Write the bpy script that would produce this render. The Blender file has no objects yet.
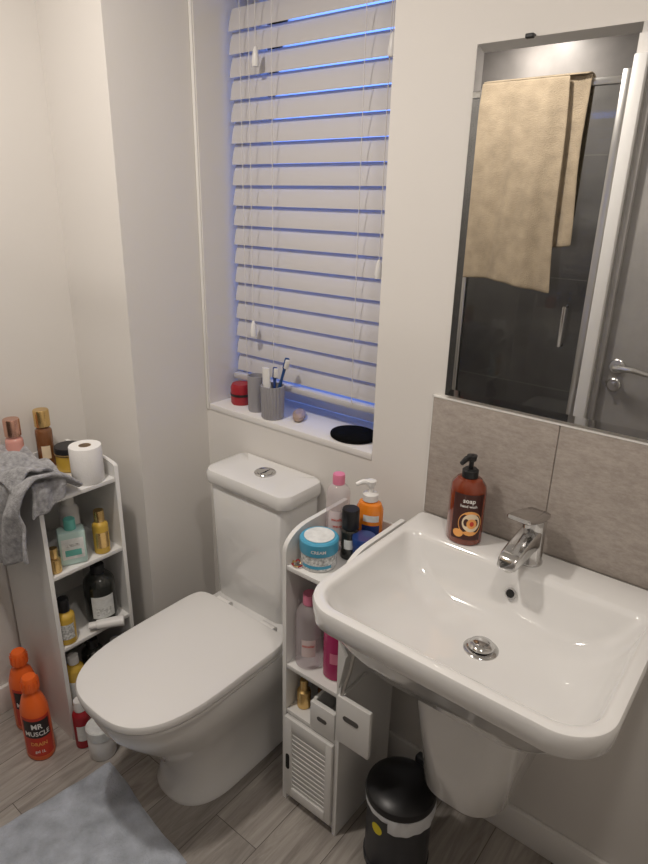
import bpy, bmesh, math, random
from mathutils import Vector, Matrix
random.seed(4)
S = bpy.context.scene
rad = math.radians

# ------------------------------------------------------------------ materials
def mat(name, col, rough=0.5, metal=0.0, trans=0.0, coat=0.0, bump=0.0, bscale=60, var=0.0, vscale=8, ior=1.45, sheen=0, alpha=1.0, spec=0.5):
    m = bpy.data.materials.new(name); m.use_nodes = True
    nt = m.node_tree; p = nt.nodes['Principled BSDF']
    p.inputs['Base Color'].default_value = (*col, 1)
    p.inputs['Roughness'].default_value = rough
    p.inputs['Metallic'].default_value = metal
    p.inputs['Transmission Weight'].default_value = trans
    p.inputs['Coat Weight'].default_value = coat
    p.inputs['IOR'].default_value = ior
    p.inputs['Alpha'].default_value = alpha
    p.inputs['Sheen Weight'].default_value = sheen
    p.inputs['Specular IOR Level'].default_value = spec
    tc = nt.nodes.new('ShaderNodeTexCoord')
    if var > 0:
        n = nt.nodes.new('ShaderNodeTexNoise'); n.inputs['Scale'].default_value = vscale; n.inputs['Detail'].default_value = 6
        nt.links.new(tc.outputs['Object'], n.inputs['Vector'])
        r = nt.nodes.new('ShaderNodeValToRGB')
        r.color_ramp.elements[0].position = .3; r.color_ramp.elements[1].position = .7
        r.color_ramp.elements[0].color = (*[max(0, c*(1-var)) for c in col], 1)
        r.color_ramp.elements[1].color = (*[min(1, c*(1+var)) for c in col], 1)
        nt.links.new(n.outputs['Fac'], r.inputs['Fac']); nt.links.new(r.outputs['Color'], p.inputs['Base Color'])
    if bump > 0:
        n = nt.nodes.new('ShaderNodeTexNoise'); n.inputs['Scale'].default_value = bscale; n.inputs['Detail'].default_value = 4
        nt.links.new(tc.outputs['Object'], n.inputs['Vector'])
        b = nt.nodes.new('ShaderNodeBump'); b.inputs['Strength'].default_value = bump; b.inputs['Distance'].default_value = .004
        nt.links.new(n.outputs['Fac'], b.inputs['Height']); nt.links.new(b.outputs['Normal'], p.inputs['Normal'])
    return m

M = {}
M['wall'] = mat('wall_paint', (.73, .705, .675), .75, bump=.06, bscale=90)
M['reveal'] = mat('reveal_paint', (.76, .74, .72), .6)
M['ceil'] = mat('ceiling_paint', (.82, .81, .79), .8)
M['trim'] = mat('trim_gloss', (.78, .765, .74), .35)
M['ceramic'] = mat('glazed_ceramic', (.78, .775, .765), .08, coat=.7)
M['seat'] = mat('toilet_seat_plastic', (.78, .77, .76), .22)
M['chrome'] = mat('chrome', (.62, .615, .61), .12, metal=1)
M['chromeb'] = mat('brushed_steel', (.6, .59, .57), .28, metal=1)
M['mdf'] = mat('white_mdf', (.77, .765, .75), .4)
M['slat'] = mat('blind_slat', (.55, .535, .545), .45)
M['cord'] = mat('blind_cord', (.68, .66, .65), .7)
M['black'] = mat('black_plastic', (.012, .012, .014), .35)
M['blackm'] = mat('dark_bin_metal', (.05, .052, .06), .38, metal=.4)
M['liner'] = mat('bin_liner', (.70, .72, .75), .35, bump=.8, bscale=60)
M['yellow'] = mat('yellow_sticker', (.75, .62, .02), .5)
M['white'] = mat('white_plastic', (.78, .77, .755), .35)
M['orange'] = mat('orange_plastic', (.88, .15, .025), .35)
M['redor'] = mat('red_label', (.62, .05, .025), .4)
M['blackl'] = mat('black_label', (.03, .02, .02), .4)
M['whitet'] = mat('white_print', (.85, .83, .80), .5)
M['paper'] = mat('tissue_paper', (.84, .83, .82), .95, bump=.3, bscale=200)
M['card'] = mat('cardboard_core', (.35, .26, .18), .9)
M['rosegold'] = mat('rose_gold', (.72, .42, .32), .22, metal=1)
M['gold'] = mat('gold_cap', (.75, .52, .22), .25, metal=1)
M['pinkliq'] = mat('pink_mist', (.70, .34, .29), .15, coat=.5)
M['brownliq'] = mat('amber_mist', (.20, .08, .03), .12, coat=.5)
M['towelg'] = mat('grey_terry', (.35, .35, .365), 1, bump=1.0, bscale=240, var=.35, vscale=70, sheen=.3)
M['towelb'] = mat('beige_terry', (.42, .34, .24), 1, bump=.7, bscale=220, var=.15, vscale=20, sheen=.1)
M['mat'] = mat('bath_mat_pile', (.44, .475, .54), 1, bump=1.0, bscale=160, var=.25, vscale=18, sheen=.2)
M['green'] = mat('mint_green', (.14, .48, .42), .3)
M['mintc'] = mat('mint_clear', (.55, .74, .70), .2, coat=.3)
M['labelw'] = mat('label_white', (.76, .78, .77), .45, var=.12, vscale=60)
M['print'] = mat('label_print', (.62, .63, .62), .45, var=.55, vscale=160)
M['blueL'] = mat('light_blue', (.08, .38, .58), .3)
M['blueD'] = mat('navy_jar', (.02, .05, .20), .2, coat=.5)
M['blue'] = mat('brush_blue', (.02, .07, .22), .3)
M['pink'] = mat('pink_cap', (.72, .22, .34), .35)
M['magenta'] = mat('magenta_bottle', (.42, .02, .12), .25, coat=.3)
M['yell'] = mat('honey_yellow', (.62, .40, .06), .25, coat=.4)
M['clearl'] = mat('label_rose', (.74, .62, .62), .4)
M['orangeliq'] = mat('amber_gel', (.80, .24, .02), .12, coat=.5)
M['soap'] = mat('soap_amber', (.20, .035, .012), .08, coat=.7)
M['soapl'] = mat('soap_label', (.055, .014, .010), .35)
M['peach'] = mat('peach_print', (.90, .42, .12), .4)
M['cream'] = mat('cream_print', (.85, .70, .50), .4)
M['darkg'] = mat('dark_bottle', (.018, .02, .018), .18, coat=.5)
M['cupg'] = mat('grey_cup', (.33, .32, .34), .45)
M['red'] = mat('red_plastic', (.35, .02, .03), .35)
M['wood'] = mat('pale_wood', (.42, .31, .25), .6, var=.2, vscale=40)
M['bristle'] = mat('bristle', (.7, .68, .65), .8)
M['dish'] = mat('black_pad', (.006, .006, .006), .95, spec=.05, bump=.3, bscale=150)
M['hole'] = mat('drain_hole', (.01, .01, .01), .6)
M['slot'] = mat('slot_shadow', (.10, .095, .09), .7)
M['shower_tile'] = mat('shower_tile', (.25, .235, .225), .4, var=.25, vscale=4)
M['grout'] = mat('grout', (.42, .39, .36), .9)
M['door'] = mat('grey_door_laminate', (.33, .315, .30), .45, var=.10, vscale=9)
M['tray'] = mat('shower_tray', (.7, .7, .7), .3)
M['gum'] = mat('teal_trim', (.05, .30, .36), .5)
M['seam'] = mat('panel_seam', (.66, .65, .64), .6)

def stone():
    m = mat('splash_tile_stone', (.5, .46, .43), .42)
    nt = m.node_tree; p = nt.nodes['Principled BSDF']; tc = [n for n in nt.nodes if n.type == 'TEX_COORD'][0]
    mp = nt.nodes.new('ShaderNodeMapping'); mp.inputs['Scale'].default_value = (26, 26, 60)
    n = nt.nodes.new('ShaderNodeTexNoise'); n.inputs['Scale'].default_value = 1.6; n.inputs['Detail'].default_value = 10; n.inputs['Roughness'].default_value = .8
    r = nt.nodes.new('ShaderNodeValToRGB')
    r.color_ramp.elements[0].position = .34; r.color_ramp.elements[0].color = (.31, .27, .24, 1)
    r.color_ramp.elements[1].position = .68; r.color_ramp.elements[1].color = (.47, .42, .38, 1)
    nt.links.new(tc.outputs['Object'], mp.inputs['Vector']); nt.links.new(mp.outputs['Vector'], n.inputs['Vector'])
    nt.links.new(n.outputs['Fac'], r.inputs['Fac']); nt.links.new(r.outputs['Color'], p.inputs['Base Color'])
    return m
M['stone'] = stone()

def floor_mat():
    m = mat('laminate_planks', (.4, .35, .3), .42)
    nt = m.node_tree; L = nt.links; p = nt.nodes['Principled BSDF']; tc = [n for n in nt.nodes if n.type == 'TEX_COORD'][0]
    mp = nt.nodes.new('ShaderNodeMapping'); mp.inputs['Rotation'].default_value = (0, 0, rad(90)); mp.inputs['Location'].default_value = (.1, .06, 0)
    br = nt.nodes.new('ShaderNodeTexBrick'); br.inputs['Scale'].default_value = 1; br.inputs['Brick Width'].default_value = .9
    br.inputs['Row Height'].default_value = .15; br.inputs['Mortar Size'].default_value = .001; br.inputs['Mortar Smooth'].default_value = .2
    br.inputs['Color1'].default_value = (0, 0, 0, 1); br.inputs['Color2'].default_value = (1, 1, 1, 1); br.inputs['Mortar'].default_value = (.5, .5, .5, 1)
    br.offset = .37
    L.new(tc.outputs['Object'], mp.inputs['Vector']); L.new(mp.outputs['Vector'], br.inputs['Vector'])
    mp2 = nt.nodes.new('ShaderNodeMapping'); mp2.inputs['Scale'].default_value = (34, 3.2, 1)
    L.new(tc.outputs['Object'], mp2.inputs['Vector'])
    add = nt.nodes.new('ShaderNodeVectorMath'); add.operation = 'ADD'
    sc = nt.nodes.new('ShaderNodeVectorMath'); sc.operation = 'SCALE'; sc.inputs['Scale'].default_value = 9
    L.new(br.outputs['Color'], sc.inputs[0]); L.new(mp2.outputs['Vector'], add.inputs[0]); L.new(sc.outputs[0], add.inputs[1])
    n = nt.nodes.new('ShaderNodeTexNoise'); n.inputs['Scale'].default_value = 1; n.inputs['Detail'].default_value = 9; n.inputs['Roughness'].default_value = .68; n.inputs['Distortion'].default_value = .9
    L.new(add.outputs[0], n.inputs['Vector'])
    r = nt.nodes.new('ShaderNodeValToRGB')
    r.color_ramp.elements[0].position = .28; r.color_ramp.elements[0].color = (.19, .168, .15, 1)
    r.color_ramp.elements[1].position = .70; r.color_ramp.elements[1].color = (.46, .425, .39, 1)
    L.new(n.outputs['Fac'], r.inputs['Fac'])
    rr = nt.nodes.new('ShaderNodeMapRange'); rr.inputs['To Min'].default_value = .78; rr.inputs['To Max'].default_value = 1.08
    L.new(br.outputs['Color'], rr.inputs['Value'])
    mx = nt.nodes.new('ShaderNodeVectorMath'); mx.operation = 'SCALE'
    L.new(r.outputs['Color'], mx.inputs[0]); L.new(rr.outputs[0], mx.inputs['Scale'])
    mx2 = nt.nodes.new('ShaderNodeMix'); mx2.data_type = 'RGBA'; mx2.inputs[7].default_value = (.10, .085, .075, 1)
    L.new(br.outputs['Fac'], mx2.inputs['Factor']); L.new(mx.outputs[0], mx2.inputs[6])
    L.new(mx2.outputs[2], p.inputs['Base Color'])
    return m
M['floor'] = floor_mat()

def glass_mat(name, tint, gl, rough=.02, const=None):
    m = bpy.data.materials.new(name); m.use_nodes = True; nt = m.node_tree
    nt.nodes.remove(nt.nodes['Principled BSDF'])
    t = nt.nodes.new('ShaderNodeBsdfTransparent'); t.inputs['Color'].default_value = (*tint, 1)
    g = nt.nodes.new('ShaderNodeBsdfGlossy'); g.inputs['Roughness'].default_value = rough
    fr = nt.nodes.new('ShaderNodeFresnel'); fr.inputs['IOR'].default_value = gl
    mx = nt.nodes.new('ShaderNodeMixShader')
    if const is None: nt.links.new(fr.outputs[0], mx.inputs[0])
    else: mx.inputs[0].default_value = const
    nt.links.new(t.outputs[0], mx.inputs[1]); nt.links.new(g.outputs[0], mx.inputs[2])
    last = mx
    if const is not None:
        df = nt.nodes.new('ShaderNodeBsdfDiffuse'); df.inputs['Color'].default_value = (.85, .78, .80, 1)
        m2 = nt.nodes.new('ShaderNodeMixShader'); m2.inputs[0].default_value = .22
        nt.links.new(mx.outputs[0], m2.inputs[1]); nt.links.new(df.outputs[0], m2.inputs[2]); last = m2
    nt.links.new(last.outputs[0], nt.nodes['Material Output'].inputs['Surface'])
    return m
M['glass'] = glass_mat('pane_glass', (.92, .95, .97), 1.45)
M['sglass'] = glass_mat('shower_glass', (.84, .85, .85), 1.45)
M['clear'] = glass_mat('clear_pet', (.97, .95, .96), 1.5, .06, const=.08)
M['mirror'] = mat('mirror_silver', (.84, .85, .85), .0, metal=1)
def emis(name, col, s):
    m = mat(name, col, .5); p = m.node_tree.nodes['Principled BSDF']
    p.inputs['Emission Color'].default_value = (*col, 1); p.inputs['Emission Strength'].default_value = s; return m
M['lamp'] = emis('lamp_lens', (1, .92, .82), 12)

# ------------------------------------------------------------------ mesh builder
class B:
    def __init__(s): s.v = []; s.f = []; s.m = []; s.mats = []
    def mi(s, k):
        if k not in s.mats: s.mats.append(k)
        return s.mats.index(k)
    def add(s, vs, fs, k, T=None):
        o = len(s.v); i = s.mi(k)
        for v in vs:
            v = Vector(v)
            if T is not None: v = T @ v
            s.v.append(tuple(v))
        for f in fs: s.f.append([o+a for a in f]); s.m.append(i)
    def box(s, x0, x1, y0, y1, z0, z1, k, bev=0, seg=2, T=None):
        bm = bmesh.new(); bmesh.ops.create_cube(bm, size=1)
        for v in bm.verts:
            v.co = Vector(((x0+x1)/2+v.co.x*(x1-x0), (y0+y1)/2+v.co.y*(y1-y0), (z0+z1)/2+v.co.z*(z1-z0)))
        if bev > 0: bmesh.ops.bevel(bm, geom=bm.edges[:], offset=bev, segments=seg, profile=.5, affect='EDGES')
        bm.verts.ensure_lookup_table(); bm.verts.index_update()
        s.add([v.co.copy() for v in bm.verts], [[v.index for v in f.verts] for f in bm.faces], k, T); bm.free()
    def lathe(s, prof, k, c=(0, 0, 0), seg=36, sx=1, sy=1, a0=0, a1=360, T=None, fn=None):
        full = abs(a1-a0-360) < 1e-3
        n = seg if full else seg+1
        vs = []; fs = []
        for (r, z) in prof:
            for i in range(n):
                a = rad(a0+(a1-a0)*i/seg); rr = r if fn is None else r*fn(a, z)
                vs.append((c[0]+rr*sx*math.cos(a), c[1]+rr*sy*math.sin(a), c[2]+z))
        for j in range(len(prof)-1):
            for i in range(seg):
                i2 = (i+1) % n
                fs.append([j*n+i, j*n+i2, (j+1)*n+i2, (j+1)*n+i])
        s.add(vs, fs, k, T)
    def loft(s, rings, k, cap0=True, cap1=True, T=None):
        n = len(rings[0]); vs = [p for r in rings for p in r]; fs = []
        for j in range(len(rings)-1):
            for i in range(n):
                i2 = (i+1) % n
                fs.append([j*n+i, j*n+i2, (j+1)*n+i2, (j+1)*n+i])
        if cap0: fs.append(list(range(n))[::-1])
        if cap1: fs.append([(len(rings)-1)*n+i for i in range(n)])
        s.add(vs, fs, k, T)
    def tube(s, pts, r, k, seg=10, T=None):
        pts = [Vector(p) for p in pts]; rings = []
        for i, p in enumerate(pts):
            d = (pts[min(i+1, len(pts)-1)]-pts[max(i-1, 0)]).normalized()
            up = Vector((0, 0, 1)) if abs(d.z) < .95 else Vector((1, 0, 0))
            a = d.cross(up).normalized(); b = a.cross(d).normalized()
            rr = r[i] if isinstance(r, (list, tuple)) else r
            rings.append([p+a*rr*math.cos(2*math.pi*t/seg)+b*rr*math.sin(2*math.pi*t/seg) for t in range(seg)])
        s.loft(rings, k, T=T)
    def prism(s, poly, axis, a0, a1, k, T=None):
        def mk(p, a): return (a, p[0], p[1]) if axis == 'x' else ((p[0], a, p[1]) if axis == 'y' else (p[0], p[1], a))
        s.loft([[mk(p, a0) for p in poly], [mk(p, a1) for p in poly]], k, T=T)
    def grid(s, fn, nu, nv, k, T=None):
        vs = [fn(i/nu, j/nv) for j in range(nv+1) for i in range(nu+1)]
        fs = [[j*(nu+1)+i, j*(nu+1)+i+1, (j+1)*(nu+1)+i+1, (j+1)*(nu+1)+i] for j in range(nv) for i in range(nu)]
        s.add(vs, fs, k, T)
    def text(s, body, size, k, c, r, phi, z, sx=1, sy=1):
        cu = bpy.data.curves.new('t', 'FONT'); cu.body = body; cu.size = size; cu.align_x = 'CENTER'; cu.resolution_u = 2; cu.offset = size*.02
        ob = bpy.data.objects.new('t', cu); S.collection.objects.link(ob)
        bpy.context.view_layer.update()
        me = bpy.data.meshes.new_from_object(ob)
        vs = []
        for v in me.vertices:
            a = rad(phi)+v.co.x/r
            vs.append((c[0]+(r+.0008)*sx*math.cos(a), c[1]+(r+.0008)*sy*math.sin(a), c[2]+z+v.co.y))
        s.add(vs, [list(p.vertices) for p in me.polygons], k)
        bpy.data.objects.remove(ob); bpy.data.curves.remove(cu); bpy.data.meshes.remove(me)
    def done(s, name, loc=(0, 0, 0), rot=0, smooth=35, merge=True, subsurf=0, solid=0, R=None):
        me = bpy.data.meshes.new(name); me.from_pydata(s.v, [], s.f)
        for k in s.mats: me.materials.append(M[k])
        for i, p in enumerate(me.polygons): p.material_index = s.m[i]
        bm = bmesh.new(); bm.from_mesh(me)
        if merge: bmesh.ops.remove_doubles(bm, verts=bm.verts, dist=1e-5)
        bmesh.ops.recalc_face_normals(bm, faces=bm.faces)
        bm.to_mesh(me); bm.free()
        me.polygons.foreach_set('use_smooth', [True]*len(me.polygons))
        me.set_sharp_from_angle(angle=rad(smooth)); me.update()
        ob = bpy.data.objects.new(name, me); S.collection.objects.link(ob)
        ob.location = loc; ob.rotation_euler = R if R else (0, 0, rot)
        if solid:
            q = ob.modifiers.new('sol', 'SOLIDIFY'); q.thickness = solid; q.offset = 0
        if subsurf:
            q = ob.modifiers.new('sub', 'SUBSURF'); q.levels = subsurf; q.render_levels = subsurf
        return ob

def rrect(x0, x1, y0, y1, z, rf, rb, n=8, bow=0):
    pts = []; xc = (x0+x1)/2; hw = (x1-x0)/2
    for (cx, cy, r, a) in ((x1-rb, y1-rb, rb, 0), (x0+rb, y1-rb, rb, 90), (x0+rf, y0+rf, rf, 180), (x1-rf, y0+rf, rf, 270)):
        for i in range(n+1):
            t = rad(a+90*i/n); x = cx+r*math.cos(t); y = cy+r*math.sin(t)
            y -= bow*max(0, 1-((x-xc)/hw)**2)*((y1-y)/(y1-y0))
            pts.append((x, y, z))
    return pts

def se(xc, yc, w, lf, lb, nf, nb, z, n=72):
    out = []
    for i in range(n):
        t = 2*math.pi*i/n; c = math.cos(t); q = math.sin(t)
        e = nb if q > 0 else nf; l = lb if q > 0 else lf
        sg = lambda u: (1 if u >= 0 else -1)
        out.append((xc+w*sg(c)*abs(c)**(2/e), yc+l*sg(q)*abs(q)**(2/e), z))
    return out

# ------------------------------------------------------------------ room shell
XL, XR, YF, ZC = -1.758, .62, -1.38, 2.38
BX, BY = -1.470, -.262
WX0, WX1, WZ0, WZ1 = -1.455, -.829, .9475, 2.14
b = B()
b.box(XL-.12, WX0, 0, .26, 0, ZC, 'wall'); b.box(WX1, XR+.1, 0, .26, 0, ZC, 'wall')
b.box(WX0, WX1, 0, .26, 0, WZ0-.02, 'wall'); b.box(WX0, WX1, 0, .26, WZ1, ZC, 'wall')
b.done('wall_back', merge=False)
b = B(); b.box(XL-.1, XL, -2.3, 0, 0, ZC, 'wall'); b.done('wall_left')
b = B(); b.box(XL, BX, BY, 0, 0, ZC, 'wall'); b.done('wall_boxing')
b = B(); b.box(XR, XR+.1, YF-.1, 0, 0, ZC, 'wall'); b.done('wall_right')
DX0, DX1, DZ = -.645, .13, 2.0
b = B()
b.box(-.72, DX0-.022, YF-.1, YF, 0, ZC, 'wall'); b.box(DX1+.03, XR, YF-.1, YF, 0, ZC, 'wall'); b.box(DX0-.022, DX1+.03, YF-.1, YF, DZ+.03, ZC, 'wall')
b.box(-.72, -.70, -2.2, YF-.1, 0, ZC, 'wall')
b.done('wall_front', merge=False)
b = B(); b.box(XL-.1, XR+.1, -2.35, .26, -.06, 0, 'floor'); b.done('floor')
b = B(); b.box(XL-.1, XR+.1, -2.35, .26, ZC, ZC+.05, 'ceil'); b.done('ceiling')
b = B()
b.box(XL, -.72, -2.3, -2.2, 0, ZC, 'shower_tile')
b.box(XL, XL+.012, -2.2, -1.42, 0, ZC, 'shower_tile'); b.box(-.732, -.72, -2.2, -1.48, 0, ZC, 'shower_tile')
for z in (.6, 1.2, 1.8):
    b.box(XL+.012, -.732, -2.2, -2.199, z-.002, z+.002, 'grout')
b.done('wall_shower', merge=False)
b = B(); b.box(XL+.014, -.734, -2.198, -1.425, .0, .05, 'tray', bev=.01); b.done('shower_tray')
def skirting(name, x0, x1, y0, y1):
    b = B(); b.box(x0, x1, y0, y1, 0, .095, 'trim', bev=.004); b.done(name)
skirting('baseboard_back', BX+.015, XR-.015, -.015, 0)
skirting('baseboard_left', XL, XL+.015, YF+.04, BY-.015)
skirting('baseboard_boxing', BX, BX+.015, BY, 0)
skirting('baseboard_boxing_end', XL, BX+.015, BY-.015, BY)
skirting('baseboard_right', XR-.015, XR, YF, 0)
b = B(); b.box(WX0-.014, WX0-.003, -.005, 0, WZ0-.02, ZC, 'trim', bev=.002); b.done('trim_1')

# door
b = B()
b.box(DX0, DX1, YF-.06, YF-.02, .01, DZ, 'door', bev=.002)
hx, hz = DX0+.05, .965
TT = Matrix.Translation((hx, YF-.02, hz)) @ Matrix.Rotation(rad(-90), 4, 'X')
b.lathe([(0, .0), (.030, .0), (.030, .006), (.026, .010), (.012, .011), (.011, .045), (0, .045)], 'chromeb', T=TT)
b.tube([(hx, YF+.022, hz), (hx+.03, YF+.030, hz+.003), (hx+.07, YF+.030, hz+.004), (hx+.125, YF+.024, hz-.006)], [.012, .012, .011, .009], 'chromeb')
TT = Matrix.Translation((hx, YF-.02, hz-.075)) @ Matrix.Rotation(rad(-90), 4, 'X')
b.lathe([(0, 0), (.027, 0), (.027, .006), (.022, .010), (.010, .010), (.010, .022), (0, .022)], 'chromeb', T=TT)
b.done('door_1')
b = B()
b.box(DX0-.022, DX0, YF-.1, YF+.008, 0, DZ+.03, 'door', bev=.003); b.box(DX1, DX1+.03, YF-.1, YF+.008, 0, DZ+.03, 'trim', bev=.003)
b.box(DX0-.022, DX1+.03, YF-.1, YF+.008, DZ, DZ+.03, 'trim', bev=.003)
b.done('trim_2', merge=False)
b = B(); b.box(-.718, -.672, YF, YF+.035, 0, 2.06, 'trim', bev=.006); b.done('trim_3')

# shower screen
b = B()
sy = -1.385
sx1 = -.722
zt_ = 2.0
b.box(-.752, sx1, sy-.02, sy+.02, .055, zt_+.02, 'chromeb', bev=.004)
b.box(XL+.016, -.752, sy-.012, sy+.012, zt_-.025, zt_, 'chromeb', bev=.003)
b.box(XL+.016, -.752, sy-.015, sy+.015, .055, .085, 'chromeb', bev=.003)
b.box(-1.30, -1.275, sy-.012, sy+.012, .085, zt_-.025, 'chromeb', bev=.003)
b.box(XL+.016, XL+.03, sy-.012, sy+.012, .085, zt_-.025, 'chromeb', bev=.003)
b.box(XL+.03, -1.30, sy-.003, sy+.003, .085, zt_-.025, 'sglass'); b.box(-1.275, -.752, sy-.003, sy+.003, .085, zt_-.025, 'sglass')
b.tube([(-.82, sy+.004, 1.02), (-.82, sy+.04, 1.02), (-.82, sy+.04, 1.18), (-.82, sy+.004, 1.18)], .008, 'chrome')
b.done('shower_screen', merge=False)
b = B(); b.box(XL+.016, sx1, -1.42, -1.35, 0, .055, 'tray', bev=.008); b.done('shower_kerb')
def towel_b(x0, x1, zt, zb, yoff, ph, sk0, sk1):
    def f(u, v):
        x = x0+(x1-x0)*(u+.02*math.sin(u*6+ph)*v) + (sk0*(1-u)+sk1*u)*v + .005*math.sin(v*6+ph)
        z = zt-(zt-zb)*v + .018*math.sin(u*4+ph)*v
        y = yoff + .022*(.5+.5*math.sin(u*10+ph+v*1.2))*(.12+v) + .007*math.sin(u*25+ph+v*2)*(.2+v)
        return (x, y, z)
    return f
b = B()
zz_ = zt_+.010
b.grid(towel_b(-1.27, -.925, zz_, 1.245, sy+.048, .4, -.055, .04), 60, 40, 'towelb')
b.grid(towel_b(-1.20, -.855, zz_+.002, 1.42, sy+.024, 2.0, 0, .01), 40, 40, 'towelb')
b.grid(lambda u, v: (-1.27+.415*u, sy-.03+.078*v, zz_+.001+.008*math.sin(v*math.pi)), 20, 6, 'towelb')
b.grid(lambda u, v: (-1.27+.415*u, sy-.03-.004*math.sin(u*12)*v, zz_+.001-.5*v), 20, 20, 'towelb')
b.done('bath_towel', solid=.006, subsurf=1, smooth=80)

# ------------------------------------------------------------------ window, sill, blind
b = B()
b.box(WX0, WX1, -.003, .20, WZ0-.02, WZ0, 'reveal', bev=.003); b.done('window_sill')
b = B()
fy0, fy1 = .195, .25
b.box(WX0, WX0+.05, fy0, fy1, WZ0, WZ1, 'white', bev=.004); b.box(WX1-.05, WX1, fy0, fy1, WZ0, WZ1, 'white', bev=.004)
b.box(WX0, WX1, fy0, fy1, WZ0, WZ0+.05, 'white', bev=.004); b.box(WX0, WX1, fy0, fy1, WZ1-.05, WZ1, 'white', bev=.004)
b.box(WX0+.05, WX1-.05, .225, .229, WZ0+.05, WZ1-.05, 'glass')
b.done('window_1', merge=False)
b = B()
bx0, bx1 = WX0+.014, WX1-.008; by = .118
pitch = .0555; w = .0585; tilt = rad(74)
z = 1.070
while z < 2.06:
    def f(u, v, z=z):
        q = (v-.5)*w; c = .0028*(1-(2*v-1)**2)
        return (bx0+(bx1-bx0)*u, by+q*math.cos(tilt)-c*math.sin(tilt), z+q*math.sin(tilt)+c*math.cos(tilt))
    b.grid(f, 1, 6, 'slat')
    z += pitch
b.box(bx0, bx1, by-.026, by+.026, 1.016, 1.034, 'slat', bev=.004)
b.box(bx0, bx1, by-.03, by+.035, 2.085, 2.135, 'slat', bev=.003)
for x in (-1.375, -1.26, -.965):
    b.tube([(x, by-.030, 1.03), (x, by-.030, 2.09)], .0011, 'cord', seg=6)
def toggle(x, z, y=by-.038):
    b.tube([(x, y, z), (x, y, 2.1)], .0011, 'cord', seg=6)
    b.lathe([(0, 0), (.009, 0), (.0105, .012), (.007, .036), (.003, .046), (0, .046)], 'white', c=(x, y, z-.04), seg=16)
toggle(-.885, 1.905); toggle(-.891, 1.42); toggle(-1.31, 1.925); toggle(-1.335, 1.21)
b.done('venetian_blind', merge=False)

zs = WZ0
b = B()
rib = lambda a, z: 1+.03*math.cos(a*22)
b.lathe([(0, 0), (.030, 0), (.033, .004), (.035, .100), (.031, .100), (.030, .008), (0, .008)], 'cupg', seg=132, fn=rib)
cup = b.done('toothbrush_cup', (-1.215, .035, zs))
def brush(name, loc, tx, ty, h, k):
    b = B()
    b.tube([(0, 0, 0), (0, 0, h*.5), (0, 0, h*.75), (0, 0, h)], [.006, .0065, .004, .005], k)
    b.box(-.007, .007, -.004, .004, h-.005, h+.03, k, bev=.003)
    b.box(-.006, .006, -.016, -.004, h, h+.027, 'bristle', bev=.002)
    return b.done(name, loc, R=(tx, ty, rad(60)))
brush('toothbrush', (-1.222, .042, zs+.010), rad(9), rad(12), .150, 'blue')
brush('toothbrush', (-1.205, .028, zs+.010), rad(-6), rad(4), .115, 'blueD')
b = B()
b.loft([se(0, 0, .015, .005+.010*(1-t), .005+.010*(1-t), 2, 2, .140-.12*(1-t), 24) for t in (1, .6, .3, 0)], 'white')
b.lathe([(0, 0), (.011, 0), (.012, .02), (0, .02)], 'gum', seg=20)
b.done('toothpaste_tube', (-1.231, .034, zs+.010), R=(rad(2), rad(-2), 0))
b = B(); b.lathe([(0, 0), (.024, 0), (.026, .005), (.027, .112), (.0235, .112), (.022, .008), (0, .008)], 'cupg'); b.done('tumbler', (-1.297, .05, zs))
b = B(); b.lathe([(0, 0), (.030, 0), (.033, .006), (.033, .055), (.028, .066), (0, .068)], 'red'); b.lathe([(.034, .028), (.034, .036)], 'blackl'); b.done('cosmetic_jar', (-1.385, .070, zs))
b = B(); 
b.loft([se(0, 0, w_, l, l, 2.2, 2.2, z, 24) for (w_, l, z) in ((.012, .03, 0), (.018, .042, .005), (.019, .043, .016), (.012, .032, .022))], 'wood')
b.done('nail_brush', (-1.150, .080, zs), rot=rad(35))
b = B(); b.lathe([(0, 0), (.062, 0), (.067, .003), (.068, .008), (.066, .012), (.060, .0135), (0, .0125)], 'dish', sy=.9, seg=48)
b.done('round_pad', (-.937, .066, zs))

# ------------------------------------------------------------------ mirror + splash
mx0, mx1, mz0, mz1 = -.632, -.128, 1.150, 1.845
b = B()
def rect(x0, x1, z0, z1, y): return [(x0, y, z0), (x1, y, z0), (x1, y, z1), (x0, y, z1)]
b.loft([rect(mx0, mx1, mz0, mz1, -.006), rect(mx0, mx1, mz0, mz1, -.0095)], 'white', cap0=True, cap1=False)
d = .016
b.loft([rect(mx0, mx1, mz0, mz1, -.0095), rect(mx0+d, mx1-d, mz0+d, mz1-d, -.0101)], 'mirror', cap0=False, cap1=True)
for x in (-.53, -.23):
    b.box(x-.008, x+.008, -.014, 0, mz1-.002, mz1+.006, 'black', bev=.002)
b.box(mx0+.1, mx1-.1, -.006, 0, mz0+.1, mz1-.1, 'white')
b.done('wall_mirror', smooth=1, merge=False)
b = B()
b.box(-.661, -.07, -.006, 0, .845, 1.140, 'grout')
b.box(-.661, -.3670, -.010, 0, .843, 1.140, 'stone', bev=.0012); b.box(-.3650, -.07, -.010, 0, .843, 1.140, 'stone', bev=.0012)
b.box(-.6625, -.659, -.011, 0, .843, 1.143, 'trim'); b.box(-.6625, -.07, -.011, 0, 1.140, 1.1425, 'trim')
b.done('splashback_tiles', merge=False)

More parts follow.
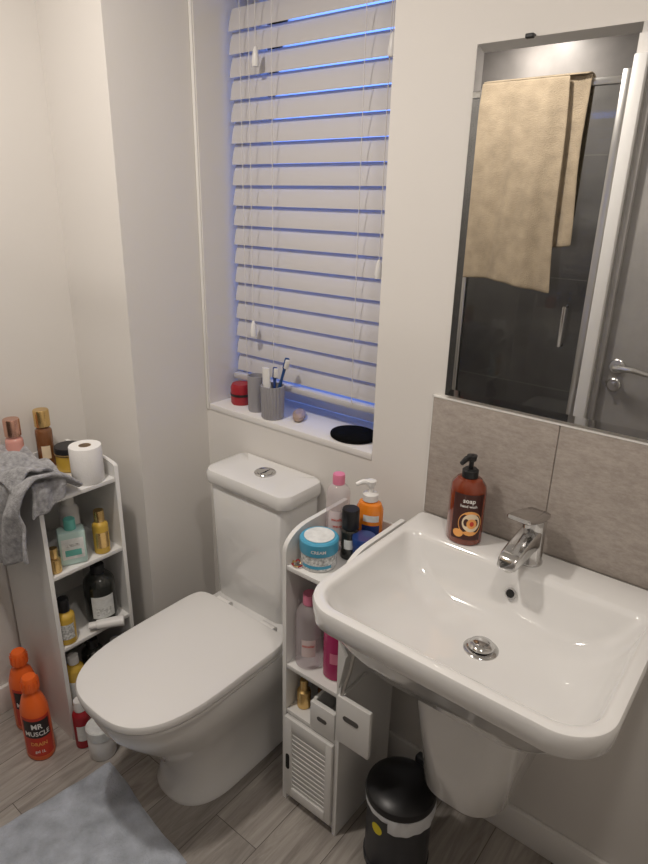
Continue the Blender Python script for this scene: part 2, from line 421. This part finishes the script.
# ------------------------------------------------------------------ basin
xc = -.377
def br(hw, y0, y1, z, rf, rb, bow=.012): return rrect(xc-hw, xc+hw, y0, y1, z, rf, rb, 12, bow)
yb = -.011
rings = [br(.10, -.30, yb, .635, .07, .02), br(.155, -.365, yb, .655, .09, .02), br(.205, -.41, yb, .692, .09, .02), br(.243, -.443, yb, .742, .085, .02), br(.260, -.461, yb, .777, .08, .02), br(.269, -.471, yb, .792, .08, .02),
         br(.279, -.481, yb, .796, .08, .02), br(.284, -.486, yb, .802, .08, .02), br(.286, -.488, yb, .838, .08, .02), br(.283, -.485, yb-.003, .8445, .077, .018), br(.277, -.479, yb-.008, .846, .072, .016),
         br(.266, -.468, -.103, .8455, .060, .03), br(.261, -.463, -.110, .843, .057, .03), br(.257, -.458, -.117, .832, .054, .03), br(.244, -.443, -.126, .80, .058, .04),
         br(.220, -.421, -.138, .768, .07, .05), br(.175, -.388, -.155, .742, .085, .06), br(.11, -.34, -.18, .731, .07, .05), br(.05, -.29, -.22, .727, .03, .03), br(.024, -.268, -.232, .726, .014, .014)]
b = B(); b.loft(rings, 'ceramic', cap0=True, cap1=True)
def pr(hw, y0, z, r): return rrect(xc-.014-hw, xc-.014+hw, y0, yb, z, r, .015, 12, .01)
b.loft([pr(.074, -.23, .286, .06), pr(.090, -.255, .290, .07), pr(.099, -.268, .310, .07), pr(.109, -.282, .43, .07), pr(.118, -.30, .54, .07), pr(.128, -.32, .66, .07)], 'ceramic')
TO = Matrix.Translation((xc+.003, -.1335, .796)) @ Matrix.Rotation(rad(70), 4, 'X')
b.lathe([(0, .003), (.009, .003), (.0095, .0)], 'hole', T=TO, seg=24); b.lathe([(.009, .003), (.0115, .003), (.0125, 0)], 'chrome', T=TO, seg=24)
dc = (xc, -.252, .727)
b.lathe([(.021, .003), (.032, .003), (.035, .0005), (.035, -.001)], 'chrome', c=dc); b.lathe([(0, .002), (.021, .002)], 'hole', c=dc)
b.lathe([(0, .016), (.014, .0155), (.024, .012), (.026, .008), (.024, .006), (0, .006)], 'chrome', c=dc)
b.done('wash_basin', merge=True, smooth=50)
b = B()
b.lathe([(0, 0), (.027, 0), (.027, .004), (.0245, .008), (.0235, .07), (.0245, .098), (.023, .104), (0, .105)], 'chrome')
sp = []
for (y, zc_, hw, hh) in ((.0, .062, .0215, .021), (-.03, .060, .0215, .020), (-.07, .053, .0215, .0175), (-.100, .046, .021, .015), (-.114, .042, .019, .012), (-.117, .041, .015, .008)):
    sp.append([(p[0], y+p[1]*.25, zc_+p[1]) for p in rrect(-hw, hw, -hh, hh, 0, .005, .005, 3)])
b.loft(sp, 'chrome')
lv = []
for (y, zc_, hw, hh) in ((.024, .106, .018, .004), (.017, .108, .024, .008), (-.02, .115, .026, .010), (-.06, .125, .026, .008), (-.085, .132, .025, .006), (-.09, .134, .021, .004)):
    lv.append([(p[0], y, zc_+p[1]) for p in rrect(-hw, hw, -hh, hh, 0, hh*.8, hh*.8, 3)])
b.loft(lv, 'chrome')
b.lathe([(0, -.016), (.011, -.016), (.011, 0)], 'chromeb', c=(0, -.100, .038), seg=20)
b.done('basin_mixer_tap', (-.368, -.066, .8462), rot=rad(-4))

# ------------------------------------------------------------------ bottles
def bottle(name, loc, r, h, body, cap, neck=.45, caph=.12, capr=None, labels=(), sy=1.0, rot=0, sh=.14, texts=(), R=None):
    b = B(); capr = capr or neck*r*1.15; hb = h-caph
    prof = [(0, 0), (r*.9, 0), (r, r*.1), (r, hb*(1-sh)-.0), (r*.95, hb*(1-sh*.6)), (r*.75, hb*(1-sh*.25)), (r*neck, hb), (r*neck, hb+.004), (0, hb+.004)]
    b.lathe(prof, body, sy=sy)
    b.lathe([(0, hb+.001), (capr, hb+.001), (capr, h-.003), (capr*.93, h), (0, h)], cap, sy=max(sy, .8))
    for (k, phi, span, z0, z1) in labels:
        b.lathe([(r*1.006, z0), (r*1.006, z1)], k, a0=phi-span/2, a1=phi+span/2, sy=sy, seg=28)
    for (tx_, size, k, phi, z) in texts: b.text(tx_, size, k, (0, 0, 0), r*1.012, phi, z, sy=sy)
    return b.done(name, loc, rot=rot, merge=False, R=R)
def pump(b, k, z, r=.012, ang=-120):
    b.lathe([(0, z), (r*1.5, z), (r*1.5, z+.016), (r*1.1, z+.020), (r*.45, z+.020), (r*.45, z+.038), (r*.8, z+.038), (r*.95, z+.05), (0, z+.052)], k, seg=24)
    a = rad(ang)
    b.tube([(0, 0, z+.046), (.02*math.cos(a), .02*math.sin(a), z+.047), (.036*math.cos(a), .036*math.sin(a), z+.040)], [.007, .0065, .005], k, seg=10)
def disc_on(b, k, r, phi, zc_, rx, rz, sy=1, n=24):
    vs = [(0, 0)]+[(rx*math.cos(2*math.pi*i/n), rz*math.sin(2*math.pi*i/n)) for i in range(n)]
    vv = []
    for (x, zz) in vs:
        a = rad(phi)+x/r; vv.append((r*math.cos(a), r*sy*math.sin(a), zc_+zz))
    b.add(vv, [[0, 1+i, 1+(i+1) % n] for i in range(n)], k)
b = B()
b.lathe([(0, 0), (.038, 0), (.041, .004), (.041, .122), (.0385, .138), (.028, .151), (.014, .155), (0, .155)], 'soap', sy=.85)
ph = -62
b.lathe([(.0413, .015), (.0413, .125)], 'soapl', a0=ph-50, a1=ph+50, sy=.85, seg=24)
disc_on(b, 'peach', .0417, ph+10, .056, .028, .030, .85)
disc_on(b, 'cream', .0420, ph+12, .058, .021, .022, .85)
disc_on(b, 'peach', .0423, ph+14, .056, .012, .012, .85)
disc_on(b, 'redor', .0426, ph+14, .056, .005, .006, .85)
disc_on(b, 'peach', .0420, ph-26, .030, .012, .010, .85)
b.text('soap', .015, 'whitet', (0, 0, 0), .0418, ph, .106, sy=.85)
b.text('hand wash', .009, 'whitet', (0, 0, 0), .0418, ph, .095, sy=.85)
pump(b, 'black', .154, .012, ang=-100)
b.done('soap_dispenser', (-.521, -.072, .8462), merge=False)

# ------------------------------------------------------------------ toilet
tx = -1.106
b = B()
def T_(w, yf, z, yb_=-.012, nf=2.5, yc=-.36): return se(tx, yc, w, yc-yf, yb_-yc, nf, 7, z)
b.loft([T_(.118, -.516, 0), T_(.118, -.516, .012), T_(.110, -.506, .03), T_(.109, -.509, .10), T_(.117, -.535, .17), T_(.136, -.580, .23), T_(.157, -.633, .29), T_(.172, -.668, .34), T_(.177, -.68, .375), T_(.177, -.682, .397), T_(.170, -.676, .402)], 'ceramic')
cx = -1.146
def C_(hw, y0, z, r=.035, y1=-.006): return rrect(cx-hw, cx+hw, y0, y1, z, r, .02, 8, .006)
b.loft([C_(.142, -.150, .40), C_(.147, -.153, .42), C_(.151, -.155, .60), C_(.154, -.157, .776), C_(.150, -.155, .780)], 'ceramic')
b.loft([C_(.156, -.159, .779), C_(.162, -.165, .783), C_(.165, -.168, .793), C_(.165, -.168, .812), C_(.161, -.164, .822), C_(.150, -.153, .826), C_(.10, -.115, .8275, .03, -.05)], 'ceramic')
b.lathe([(0, .004), (.021, .005), (.022, .003), (.025, .003), (.029, .006), (.031, .004), (.031, 0)], 'chrome', c=(cx+.01, -.082, .827))
b.box(cx+.0092, cx+.0108, -.102, -.062, .830, .8325, 'hole')
def L_(w, yf, z, yb_=-.212): return se(tx, -.42, w, -.42-yf, yb_+.42, 2.9, 10, z)
b.loft([L_(.176, -.688, .403), L_(.180, -.692, .405), L_(.181, -.693, .415), L_(.178, -.690, .417)], 'seat')
b.loft([L_(.180, -.692, .4185), L_(.184, -.696, .421), L_(.185, -.697, .434), L_(.182, -.694, .440), L_(.172, -.684, .443, -.222), L_(.10, -.60, .4445, -.28), L_(.02, -.45, .445, -.39)], 'seat')
for s_ in (-1, 1):
    b.tube([(tx+s_*.09-.025, -.203, .425), (tx+s_*.09+.025, -.203, .425)], .013, 'seat', seg=16)
b.done('toilet', smooth=40, merge=False)

# ------------------------------------------------------------------ slim cabinets
def oblong(cx, cz, hw, hh, n=8):
    pts = []
    for i in range(n+1):
        t = rad(-90+180*i/n); pts.append((cx+hw-hh+hh*math.cos(t), cz+hh*math.sin(t)))
    for i in range(n+1):
        t = rad(90+180*i/n); pts.append((cx-hw+hh+hh*math.cos(t), cz+hh*math.sin(t)))
    return pts
def cabinet(W, D, shelves, arch, door=True, rack=False, top=.75):
    b = B(); t = .012
    side = [(0, 0), (D, 0), (D, top+arch)]
    for i in range(9):
        a = rad(90+90*i/8); side.append((.085+.085*math.cos(a), top+.035+(arch-.035)*math.sin(a)))
    b.prism(side, 'x', 0, t, 'mdf'); b.prism(side, 'x', W-t, W, 'mdf')
    b.box(t, W-t, D-.006, D, .0, top+arch*.75, 'mdf')
    for z in [top]+shelves: b.box(t, W-t, .002, D-.006, z-t, z, 'mdf', bev=.001)
    b.box(t, W-t, .012, .024, 0, .04, 'mdf')
    if door:
        zt = shelves[-1]-t-.003; zb = .035
        b.box(t+.002, W-t-.002, -.001, .008, zb, zt, 'seam', bev=.001)
        b.box(t+.002, t+.026, -.009, -.001, zb, zt, 'mdf', bev=.001); b.box(W-t-.022, W-t-.002, -.009, -.001, zb, zt, 'mdf', bev=.001)
        b.box(t+.026, W-t-.022, -.009, -.001, zb, zb+.03, 'mdf', bev=.001); b.box(t+.026, W-t-.022, -.009, -.001, zt-.035, zt, 'mdf', bev=.001)
        z = zb+.0375
        while z < zt-.038:
            TT = Matrix.Translation((0, -.0042, z)) @ Matrix.Rotation(rad(12), 4, 'X')
            b.box(t+.024, W-t-.020, -.0012, .0012, -.0072, .0072, 'mdf', T=TT); z += .0158
        ob_ = oblong(.155, .0, .026, .006)
        b.prism([(t+.014+p[1], p[0]) for p in ob_], 'y', -.0105, -.008, 'hole')
    if rack:
        z0, z1 = shelves[1]+.004, shelves[0]-t-.05
        b.box(W*.52, W-t-.001, -.004, .01, z0, z1, 'mdf', bev=.002)
        b.box(W*.52, W*.52+.008, .01, D-.01, z0, z1, 'mdf')
        b.prism(oblong(W*.52+.038, (z0+z1)/2, .015, .006), 'y', -.0055, -.003, 'slot')
    return b
b = cabinet(.185, .24, [.462, .318], .085, True, True, .75)
W = .185
b.box(W+.004, W+.098, -.020, -.008, .350, .485, 'mdf', bev=.003)
b.prism(oblong(W+.046, .432, .022, .007), 'y', -.0215, -.019, 'slot')
b.box(W, W+.060, -.010, .035, .352, .360, 'mdf', bev=.001)
b.box(W+.001, W+.008, -.012, .10, .352, .47, 'mdf')
b.tube([(W+.040, -.004, .63), (W+.030, -.008, .56), (W+.012, -.012, .484)], .0045, 'chromeb', seg=8)
b.prism([(W+.0, .64), (W+.022, .60), (W+.004, .50), (W, .50)], 'y', -.016, -.008, 'mdf')
b.done('storage_cabinet', (-.861, -.31, 0), merge=False)
b = cabinet(.243, .262, [.572, .333, .10], .05, False, False, .80)
b.done('storage_cabinet', (-1.475, -.580, 0), rot=rad(90), merge=False)

tz = .7505
b = B()
b.lathe([(0, 0), (.040, 0), (.043, .004), (.043, .042), (0, .042)], 'white'); b.lathe([(.0433, .006), (.0433, .04)], 'print')
b.lathe([(0, .042), (.0455, .042), (.0465, .046), (.0465, .072), (.043, .076), (0, .076)], 'blueL')
b.lathe([(.0436, .010), (.0436, .018)], 'blueL', a0=-110, a1=-10)
b.text('CREAM', .011, 'whitet', (0, 0, 0), .0467, -53, .053)
b.lathe([(0, .0765), (.036, .0765), (.036, .078), (0, .078)], 'labelw')
b.done('cream_tub', (-.797, -.252, tz))
bottle('micellar_bottle', (-.814, -.160, tz), .029, .198, 'clear', 'pink', .5, .026, .015, labels=(('clearl', -53, 100, .03, .11),), texts=(('micellar', .010, 'redor', -53, .085), ('water', .010, 'redor', -53, .068)))
bottle('deodorant_bottle', (-.762, -.178, tz), .022, .130, 'darkg', 'black', .8, .05, .021, labels=(('labelw', -53, 80, .03, .055),))
b = B()
b.lathe([(0, 0), (.033, 0), (.035, .004), (.035, .112), (.029, .125), (.013, .133), (0, .133)], 'orangeliq', sy=.8)
b.lathe([(.0354, .03), (.0354, .075)], 'blueD', a0=-95, a1=-15, sy=.8); b.lathe([(.0354, .085), (.0354, .102)], 'labelw', a0=-90, a1=-20, sy=.8)
pump(b, 'white', .132, .013, ang=-140)
b.done('face_wash_pump', (-.752, -.112, tz), merge=False)
b = B(); b.lathe([(0, 0), (.026, 0), (.028, .003), (.028, .05), (0, .05)], 'blueD'); b.lathe([(0, .05), (.029, .05), (.029, .07), (.027, .073), (0, .073)], 'blueD'); b.done('night_cream_jar', (-.719, -.180, tz))
b = B()
for i in range(7):
    a = i*.9; b.tube([(.012*math.cos(a), .012*math.sin(a), .003), (.015*math.cos(a+.5), .015*math.sin(a+.5), .006), (.012*math.cos(a+1), .012*math.sin(a+1), .004)], .002, 'gold' if i % 2 else 'red', seg=6)
b.lathe([(0, 0), (.008, 0), (.008, .003), (0, .004)], 'chromeb', seg=14)
b.done('hair_clips', (-.829, -.290, tz))
mz = .4625
bottle('micellar_bottle', (-.812, -.265, mz), .034, .205, 'clear', 'pink', .5, .03, .017, sh=.2, labels=(('clearl', -53, 60, .04, .09),), texts=(('micellar', .010, 'redor', -53, .07),))
bottle('shampoo_bottle', (-.735, -.262, mz), .029, .175, 'magenta', 'magenta', .7, .03, .022, sy=.75, labels=(('pink', -53, 60, .05, .08),))
nz = .3185
bottle('perfume_bottle', (-.822, -.27, nz), .018, .085, 'gold', 'gold', .6, .03, .011)
bottle('perfume_bottle', (-.795, -.225, nz), .014, .07, 'brownliq', 'black', .6, .03, .010)

lz = .8005
bottle('body_mist_bottle', (-1.700, -.515, lz), .024, .170, 'pinkliq', 'rosegold', .8, .05, .022, labels=(('labelw', -25, 60, .03, .07),))
bottle('body_mist_bottle', (-1.700, -.428, lz), .024, .176, 'brownliq', 'gold', .8, .05, .022, labels=(('cream', -25, 60, .03, .07),))
b = B(); b.lathe([(0, 0), (.035, 0), (.038, .004), (.038, .05), (0, .05)], 'yell'); b.lathe([(0, .05), (.04, .05), (.04, .07), (.038, .073), (0, .073)], 'black'); b.lathe([(.0404, .052), (.0404, .056)], 'gold'); b.done('hair_wax_jar', (-1.632, -.395, lz))
b = B(); b.lathe([(.017, 0), (.043, 0), (.044, .002), (.044, .104), (.043, .106), (.017, .106)], 'paper', seg=48); b.lathe([(.017, 0), (.017, .106), (.0155, .106), (.0155, 0), (.017, 0)], 'card'); b.lathe([(0, .03), (.0155, .03)], 'card'); b.done('toilet_roll', (-1.520, -.405, lz))
# crumpled hand towel: lies on the cabinet top and hangs over its near side panel
TX0, TX1 = -1.752, -1.448
def gt(u, v):
    s = v*.44
    fold = .010*math.sin(u*13+v*5)+.014*math.sin(u*6+1+v*3)
    x = TX0+.012+(TX1-TX0-.012)*u + .010*math.sin(v*7)*u
    if s < .13:
        y = -.462 - s; z = .815+.052*math.sin(min(1, s/.10)*math.pi/2) + abs(fold)*1.0
    else:
        q = s-.13; a = min(q/.03, 1)*math.pi/2
        y = -.592-.030*math.sin(a) - abs(fold)*1.2*min(1, q*9) - .010*min(1, q/.2)
        z = .868-.016*(1-math.cos(a)) + abs(fold)*1.0*(1-math.sin(a)) - max(0, q-.03)*.98*(.80+.20*math.cos((u-.15)*3.0))
        x += .05*(u-.6)*q*3
    return (max(x, TX0+.008), y, z)
b = B(); b.grid(gt, 54, 54, 'towelg')
def gt2(u, v):
    x = TX0+.030+.235*u+.01*v
    y = -.490-.142*v
    z = .876+.018*math.sin(v*math.pi*.75)+.012*math.sin(u*11+v*6)+.008*math.sin(v*14+u*4) - .030*max(0, v-.6)/.4 - .012*(1-v)
    return (x, y, z)
b.grid(gt2, 34, 26, 'towelg')
def gt3(u, v):
    a = min(1, v/.25)*math.pi/2
    x = -1.500+.048*math.sin(a)+.004*math.sin(u*12); y = -.505-.090*u-.012*v
    z = .868+.004*math.sin(u*9)-.02*(1-math.cos(a))-max(0, v-.25)*(.05+.05*u)
    return (x, y, z)
b.grid(gt3, 20, 24, 'towelg')
b.done('hand_towel', solid=.009, subsurf=1, smooth=80)
z1 = .5725
b = B()
b.box(-.037, .037, -.024, .024, 0, .105, 'mintc', bev=.008); b.box(-.030, .030, -.0248, .0248, .02, .085, 'labelw', bev=.002); b.box(-.022, .022, -.0252, .0252, .03, .05, 'green', bev=.001); b.box(-.018, .018, -.0252, .0252, .06, .068, 'print')
b.lathe([(0, .1), (.016, .1), (.016, .135), (.014, .137), (0, .137)], 'green', seg=20)
b.done('mouthwash_bottle', (-1.515, -.482, z1), rot=rad(66))
bottle('hair_oil_bottle', (-1.502, -.398, z1), .023, .135, 'yell', 'gold', .6, .035, .015, labels=(('gold', -20, 100, .02, .07),))
bottle('nail_polish_bottle', (-1.502, -.545, z1), .017, .075, 'gold', 'gold', .6, .03, .012)
bottle('lotion_bottle', (-1.61, -.43, z1), .028, .16, 'white', 'white', .6, .03, .018)
z2 = .3335
bottle('shampoo_bottle', (-1.525, -.410, z2), .046, .190, 'darkg', 'black', .5, .03, .02, sh=.22, labels=(('labelw', -22, 85, .025, .10), ('print', -22, 55, .035, .06)))
bottle('body_wash_bottle', (-1.505, -.538, z2), .027, .145, 'yell', 'black', .6, .045, .016, labels=(('print', -22, 90, .02, .07),))
b = B(); b.lathe([(0, 0), (.012, 0), (.012, .02), (.016, .022), (.017, .06), (.019, .10), (0, .101)], 'white', seg=24, sy=.8); b.done('cream_tube', (-1.493, -.475, z2+.018), R=(rad(88), 0, rad(145)))
z3 = .1005
bottle('conditioner_bottle', (-1.51, -.53, z3), .028, .17, 'yell', 'white', .6, .03, .016, labels=(('labelw', -22, 90, .02, .09),))
bottle('body_lotion_bottle', (-1.53, -.455, z3), .034, .175, 'darkg', 'black', .5, .03, .018)
bottle('shower_gel_bottle', (-1.51, -.385, z3), .028, .14, 'redor', 'white', .5, .03, .018, labels=(('labelw', -22, 90, .02, .06),))
bottle('shower_gel_bottle', (-1.444, -.562, 0), .025, .165, 'red', 'white', .6, .035, .017, labels=(('labelw', -25, 90, .03, .085),))
def cleaner(name, loc, rot=0):
    b = B(); R_ = .047
    b.lathe([(0, 0), (.043, 0), (.047, .006), (.047, .135), (.045, .17), (.034, .205), (.021, .222), (.018, .232), (0, .232)], 'orange', sy=.8)
    b.lathe([(0, .233), (.024, .233), (.024, .247), (.020, .272), (.018, .275), (0, .275)], 'orange', seg=24)
    for i in range(12):
        a = 2*math.pi*i/12; b.box(-.001, .001, .0225, .025, .235, .266, 'orange', T=Matrix.Rotation(a, 4, 'Z'))
    ph = -30
    b.lathe([(R_+.0004, .020), (R_+.0004, .160)], 'redor', a0=ph-62, a1=ph+62, sy=.8, seg=28)
    b.lathe([(R_+.0008, .088), (R_+.0008, .150)], 'blackl', a0=ph-54, a1=ph+54, sy=.8, seg=28)
    b.text('MR', .026, 'whitet', (0, 0, 0), R_+.0010, ph, .122, sy=.8)
    b.text('MUSCLE', .0225, 'whitet', (0, 0, 0), R_+.0010, ph, .097, sy=.8)
    b.text('DRAIN', .018, 'peach', (0, 0, 0), R_+.0008, ph, .060, sy=.8)
    b.text('gel 1L', .014, 'whitet', (0, 0, 0), R_+.0008, ph, .034, sy=.8)
    b.done(name, loc, rot=rot, merge=False)
cleaner('drain_cleaner_bottle', (-1.518, -.660, 0)); cleaner('drain_cleaner_bottle', (-1.645, -.628, 0), rot=rad(10))
b = B(); b.lathe([(0, 0), (.036, 0), (.038, .004), (.040, .07), (.038, .074), (0, .074)], 'white'); b.lathe([(0, .074), (.041, .074), (.041, .104), (.038, .107), (0, .107)], 'labelw'); b.done('wipes_tub', (-1.372, -.545, 0))

# ------------------------------------------------------------------ bin
b = B()
b.lathe([(0, 0), (.080, 0), (.083, .004), (.083, .016), (.080, .018), (.080, .205), (.078, .206)], 'blackm', seg=48)
b.lathe([(.0805, .175), (.085, .170), (.087, .195), (.086, .214), (.076, .216)], 'liner', seg=72, a0=-70, a1=120, fn=lambda a, z: 1+.012*math.sin(a*17)+.012*math.sin(a*7+z*80))
b.lathe([(.0805, .200), (.084, .198), (.086, .208), (.085, .214), (.076, .216)], 'liner', seg=72, fn=lambda a, z: 1+.008*math.sin(a*17))
b.lathe([(.079, .214), (.086, .216), (.087, .224), (.084, .234), (.07, .244), (.04, .250), (0, .252)], 'black', seg=48)
b.box(-.022, .022, .076, .098, .190, .258, 'black', bev=.005)
b.box(-.025, .025, -.108, -.076, .006, .016, 'black', bev=.004)
bin_ = b.done('pedal_bin', (-.530, -.246, 0), rot=rad(-8), merge=False)
b = B(); disc_on(b, 'yellow', .0806, -92, .155, .016, .016)
o = b.done('sticker'); o.parent = bin_

# ------------------------------------------------------------------ bath mat
b = B()
def bm_(u, v):
    x = (u-.5)*.41; y = -(v)*.62
    e = min(u, 1-u, v, 1-v); h = .012*min(1, e/.03)**.5+.001
    return (x+.004*math.sin(v*9), y+.004*math.sin(u*8), h+.0015*math.sin(u*31+v*7)+.0015*math.sin(v*37))
b.grid(bm_, 60, 80, 'mat'); b.grid(lambda u, v: ((u-.5)*.405, -.002-v*.615, .0005), 1, 1, 'mat')
b.done('bath_mat', (-1.122, -.580, 0), rot=rad(-7), merge=False, smooth=80)

# ------------------------------------------------------------------ lights
def downlight(x, y, power, r=.045):
    b = B(); b.lathe([(r, -.001), (r+.018, -.006), (r+.020, -.002), (r+.02, 0), (r, 0)], 'white', c=(x, y, ZC)); b.lathe([(0, -.001), (r, -.001)], 'lamp', c=(x, y, ZC))
    b.done('ceiling_downlight')
    l = bpy.data.lights.new('downlight_lamp', 'AREA'); l.shape = 'DISK'; l.size = .11; l.energy = power; l.color = (1, .92, .835)
    o = bpy.data.objects.new('downlight_lamp', l); o.location = (x, y, ZC-.012); S.collection.objects.link(o)
downlight(-1.10, -.90, 12.8); downlight(-.05, -.80, 5.2); downlight(-1.35, -1.98, 6.5)  # last one is an added fill to brighten the shower, no known fitting
w = bpy.data.worlds.new('World'); S.world = w; w.use_nodes = True
bg = w.node_tree.nodes['Background']; bg.inputs[0].default_value = (.14, .29, 1.0, 1); bg.inputs[1].default_value = 3.2

# ------------------------------------------------------------------ camera
cam = bpy.data.cameras.new('Camera'); co = bpy.data.objects.new('Camera', cam); S.collection.objects.link(co)
r = Vector((.7786, .627, .0219)).normalized(); f = Vector((-.5818, .7347, -.3488)); f = (f-r*f.dot(r)).normalized()
u = r.cross(f).normalized(); bk = -f
Mx = Matrix(((r.x, u.x, bk.x, 0), (r.y, u.y, bk.y, -1.25), (r.z, u.z, bk.z, 1.56), (0, 0, 0, 1)))
co.matrix_world = Mx
cam.sensor_fit = 'VERTICAL'; cam.sensor_height = 36; cam.lens = 36*621/864; cam.clip_start = .01
S.camera = co
S.view_settings.view_transform = 'Standard'
